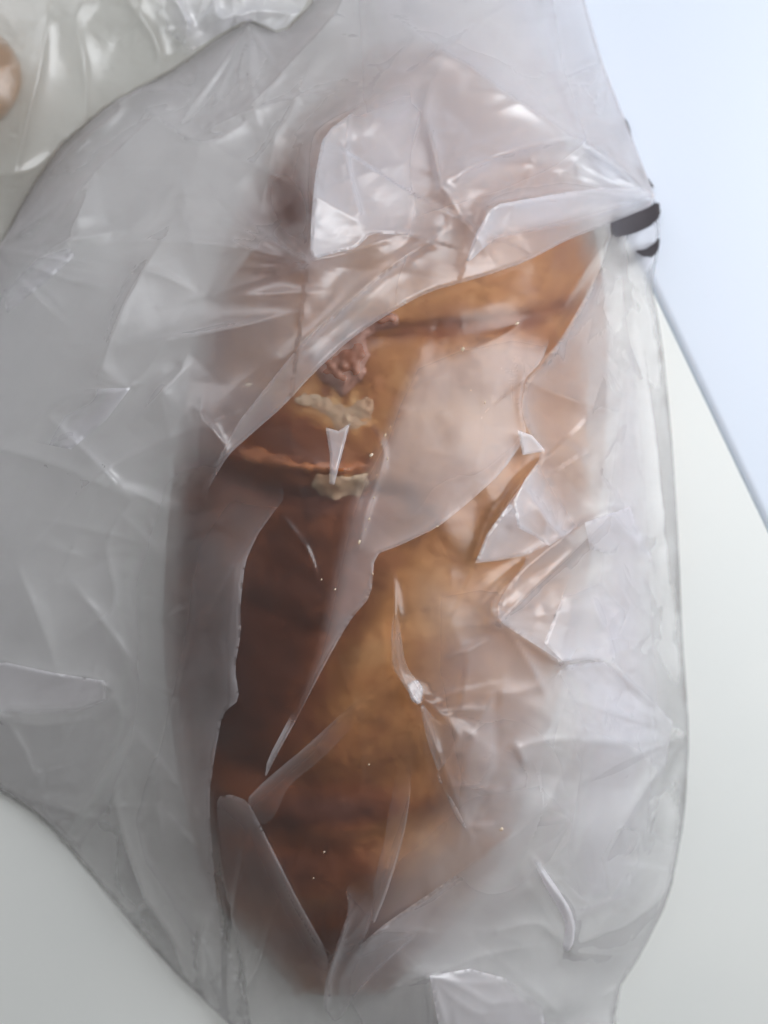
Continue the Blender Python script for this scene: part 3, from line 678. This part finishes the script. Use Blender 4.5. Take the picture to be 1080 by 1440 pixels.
# upright fold near the bottom
sheet("film_fold", [(486, 1249), (500, 1238), (516, 1230), (530, 1216), (526, 1260), (520, 1302), (505, 1335), (545, 1322), (600, 1300), (585, 1318), (545, 1350), (505, 1392), (472, 1442), (455, 1418), (458, 1378), (474, 1330), (491, 1280)],
      over(20, [([(488, 1250, 5), (482, 1310, 12), (462, 1370, 14), (460, 1420, 8)], 5, 12), ([(500, 1390, 3), (540, 1345, 10), (600, 1305, 4)], 8, 8)], 2, 67, 40), MAT['thin'], bag, 2.0, (2, 3), cover=fold_cover([(486, 1249), (491, 1280), (474, 1330), (458, 1378), (455, 1418)], [(530, 1216), (500, 1238), (600, 1300)], 40, 0.4, 16))
sheet("film_fold", [(560, 1060), (578, 1075), (577, 1120), (570, 1165), (558, 1210), (543, 1258), (523, 1306), (524, 1262), (530, 1222), (541, 1180), (547, 1140), (556, 1095)],
      over(11, [([(575, 1090, 2), (568, 1170, 6), (524, 1300, 5)], 6, 4)], 1, 68, 40), MAT['thin'], bag, 1.5, (2, 3), cover=fold_cover([(578, 1075), (570, 1165), (543, 1258), (523, 1306)], [(540, 1050), (590, 1060)], 130, 0.35, 8))
# thin creased triangles over the middle of the loaf
sheet("film_fold", [(556, 828), (562, 880), (570, 935), (592, 965), (596, 985), (586, 992), (572, 970), (552, 938), (550, 890)], over(10, [([(556, 840, 3), (560, 930, 8), (586, 984, 8)], 4, 5)], 1, 68, 30), MAT['thin'], bag, 2.0, (2, 3), cover=fold_cover([(556, 828), (550, 890), (552, 938), (572, 970)], [(556, 822), (558, 850)], 60, 0.4, 8))
sheet("film_fold", [(586, 955), (596, 968), (590, 992), (578, 985), (572, 962)], lambda U, V: z_main(U, V) + 14 - (U - 572) * 0.3, MAT['dense'], bag, 1.5, (3, 5))  # small white piece standing in for a glint on the crease
sheet("film_fold", [(458, 601), (476, 606), (493, 594), (482, 635), (470, 682), (463, 680), (464, 640)], lambda U, V: z_main(U, V) + 8 - (U - 460) * 0.2, MAT['shiny'], bag, 1.5, (3, 4), spline=False)  # pale triangle added as a bright glint
sheet("film_fold", [(590, 985), (612, 1012), (642, 1026), (641, 1048), (628, 1070), (612, 1092), (640, 1130), (662, 1176), (640, 1150), (618, 1090), (600, 1040)], over(9, None, 1, 69, 30), MAT['thin'], bag, 2.0, (2, 3), cover=fold_cover([(590, 985), (618, 1090), (662, 1176)], [(645, 1020), (645, 1050)], 40, 0.3, 8))
# glossy tucks, whitened to carry their glare, at the bottom edge
sheet("film_fold", [(604, 1372), (660, 1362), (720, 1378), (762, 1410), (775, 1520), (625, 1520), (618, 1450)],
      lambda U, V: z_main(U, V) + 26 + (770 - U) * 0.26 + blur(rand_tin(U, V, 45, 5, 72), 2), MAT['dense'], bag, 3.0, (2, 3), spline=False, cover=away([(722, 1376), (766, 1410)], 25))

# printed marks on the right edge of the bag
def mark(outline, dz):
    sheet("printed_mark", outline, lambda U, V: z_main(U, V) + dz, MAT['ink'], bag, 1.5, None)
mark([(857, 304), (876, 304), (905, 295), (927, 282), (929, 304), (914, 319), (890, 329), (862, 335)], 1.5)
mark([(892, 353), (908, 350), (920, 342), (928, 332), (927, 350), (918, 362), (904, 361)], 1.5)
mark([(890, 228), (906, 242), (922, 266), (910, 259), (898, 246)], 2)
mark([(876, 162), (884, 174), (890, 198), (882, 186)], 2)

# ------------------------------------------------------------------ second bag, upper left
bag2 = empty("plastic_bag", label="crinkled greenish clear plastic bag in the upper left corner, behind the large cloudy bag", category="plastic bag")
ob2 = 123 * np.sqrt(np.clip(1 - ((CU + 104) / 140) ** 2 - ((CV - 110) / 100) ** 2, 0, 1))
OUT2 = [(-200, -220), (520, -220), (455, 12), (400, 68), (352, 48), (300, 78), (250, 112), (160, 162), (98, 214), (50, 282), (12, 352), (-45, 430), (-200, 520)]
M3 = blur(membrane(ob2 + 14, inside(CU, CV, OUT2), 0.10 + 0 * CU), 2)
F3 = [([(66, 30, 4), (55, 100, 12), (38, 170, 12), (22, 240, 4)], 8, 14), ([(105, 20, 3), (118, 90, 9), (124, 160, 4)], 8, 10),
      ([(0, 245, 6), (50, 235, 8), (110, 180, 4)], 10, 10), ([(180, 0, 4), (215, 50, 12), (225, 85, 6)], 7, 9), ([(240, -10, 6), (262, 30, 14), (256, 70, 6)], 8, 10),
      ([(300, -20, 6), (310, 25, 12), (360, 15, 12), (420, 20, 6)], 10, 12)]
def z_b2(U, V):
    z = bil(M3, U, V) + feat(U, V, F3) + 3
    cr = gauss(U, V, 290, 10, 130, 60)
    z = z + blur(rand_tin(U, V, 60, 1, 81), 1) * (3 + 6 * cr) + blur(rand_tin(U, V, 22, 1, 82, (0.7, 1.6)), 1) * (0.6 + 6 * cr)
    edge = gauss(U, V, 0, 0, 1, 1) * 0
    lim = bil(M1, U, V) - 1
    return np.where(inside(U, V, BAG), np.minimum(z, np.maximum(lim, 4)), z) + edge
sheet("top_film", OUT2, z_b2, MAT['crink'], bag2, 3.0, None)

sheet("film_fold", [(190, -30), (430, -30), (436, 0), (396, 46), (350, 26), (300, 52), (252, 84), (215, 60)],  # added pale sheet for the blue-white glints on the crinkles
      lambda U, V: z_b2(U, V) + 14 + blur(rand_tin(U, V, 20, 7, 83, (0.7, 1.5)), 1), MAT['shiny'], bag2, 2.0, None, cover=away([(190, -30), (215, 60), (252, 88)], 60))
# ------------------------------------------------------------------ glints on the film, modelled as small pale solid specks
def glint(u, v, r, el, ang, label, lift=7.0):
    r *= 0.8
    n, m_ = 8, 5
    rr = np.random.default_rng(int(u * 7 + v))
    vs, fs = [], []
    z0 = float(z_main(np.array([[u, u + 40], [u, u + 40]], float).T, np.array([[v, v + 40], [v, v + 40]], float))[0, 0]) + lift
    base = np.array(W(u, v, z0)); kx = S * (1 - z0 / D)
    ca, sa = math.cos(ang), math.sin(ang)
    for j in range(m_):
        ph = math.pi * (j + 0.5) / m_
        for i in range(n):
            th = 2 * math.pi * i / n; q = rr.uniform(0.45, 1.25)
            a = r * el * math.sin(ph) * math.cos(th) * q; b = r * math.sin(ph) * math.sin(th) * q
            vs.append(((a * ca - b * sa) * kx, (a * sa + b * ca) * kx, r * 0.6 * math.cos(ph) * kx))
    for j in range(m_ - 1):
        for i in range(n):
            fs.append((j * n + i, (j + 1) * n + i, (j + 1) * n + (i + 1) % n, j * n + (i + 1) % n))
    vs.append((0, 0, r * .6 * kx)); vs.append((0, 0, -r * .6 * kx))
    me_f = [tuple(f) for f in fs]
    me = bpy.data.meshes.new("glint")
    top, bot = len(vs) - 2, len(vs) - 1
    me_f += [(top, i, (i + 1) % n) for i in range(n)] + [(bot, (m_ - 1) * n + (i + 1) % n, (m_ - 1) * n + i) for i in range(n)]
    me.from_pydata(vs, [], me_f); me.update(); me.materials.append(MAT['glint'])
    o = bpy.data.objects.new("glint", me); COL.objects.link(o); o.location = base
    tagp(o, label=label, category="glint", group="pale modelled glints on the film over the bread")
CR = [
 (536, 625, 1.3, 1.8, 1.2, "tiny speck just above the bright speck right of the white triangle", 12),
 (530, 668, 1.2, 1.6, 1.0, "tiny speck just below the cluster right of the white triangle", 12),
 (526, 700, 1.4, 2.0, 1.2, "tiny speck midway down the glittering line, above its middle speck", 12),
 (514, 745, 1.2, 2.2, 1.2, "tiny slanting speck just above the elongated crumb at the line's foot", 12),
 (549, 600, 1.1, 1.5, 1.3, "faintest speck, highest of the glittering line right of the cheese", 12),
 (349, 541, 3.2, 2.2, 0.1, "largest pale crumb, left of the flap edge above the dark crust", 24),
 (392, 498, 1.8, 1.8, 0.4, "tiny pale crumb just above the diagonal flap edge on the left", 24),
 (651, 491, 3.4, 1.9, 0.9, "long bright crumb under the dark seam in the upper middle of the bread", 12),
 (727, 455, 2.2, 2.0, 0.5, "small crumb at the right end of the dark seam across the bread", 12),
 (682, 566, 2.0, 1.6, 1.4, "lone speck on the clear middle, right of the cheese", 12),
 (662, 549, 1.3, 1.2, 0.4, "minute speck above and left of the lone speck in the clear middle", 12),
 (705, 1166, 3.0, 1.3, 0.8, "single yellowish crumb low on the right side of the bread", 14),
 (505, 762, 2.4, 2.2, 1.2, "elongated crumb at the foot of the glittering line below the cheese", 12),
 (542, 612, 1.8, 2.0, 1.3, "top speck of the glittering line right of the white triangle", 12),
 (522, 640, 2.6, 1.8, 0.9, "bright speck right of the small white triangle of film", 12),
 (545, 645, 1.6, 2.0, 1.2, "outer speck of the cluster right of the white triangle", 12),
 (491, 660, 1.4, 1.1, 0.3, "speck at the foot of the small white triangle", 12),
 (519, 730, 1.7, 2.0, 1.1, "middle speck of the glittering line below the cheese", 12),
 (452, 815, 1.7, 1.2, 0.5, "speck on the left rim of the narrow veil over dark crust", 12),
 (471, 829, 1.8, 1.3, 0.7, "speck inside the narrow veil over dark crust", 12),
 (524, 807, 1.7, 1.3, 0.7, "orange lit speck at the right corner of the narrow veil", 12),
 (456, 1198, 1.8, 1.3, 0.7, "yellowish speck on the lower dark band of the bread", 8),
 (441, 1235, 1.4, 1.2, 0.7, "tiny yellowish speck near the bottom of the bread", 8),
 (519, 1075, 1.5, 1.3, 0.7, "yellowish speck above the two dark bands of the bread", 8),
 (615, 740, 1.8, 1.6, 0.7, "speck on the diagonal edge of the central veil", 12),
]
for c_ in CR: glint(*c_[:6], lift=c_[6])
print("tris", sum(len(o.data.polygons) * 2 for o in scene.objects if o.type == 'MESH'))
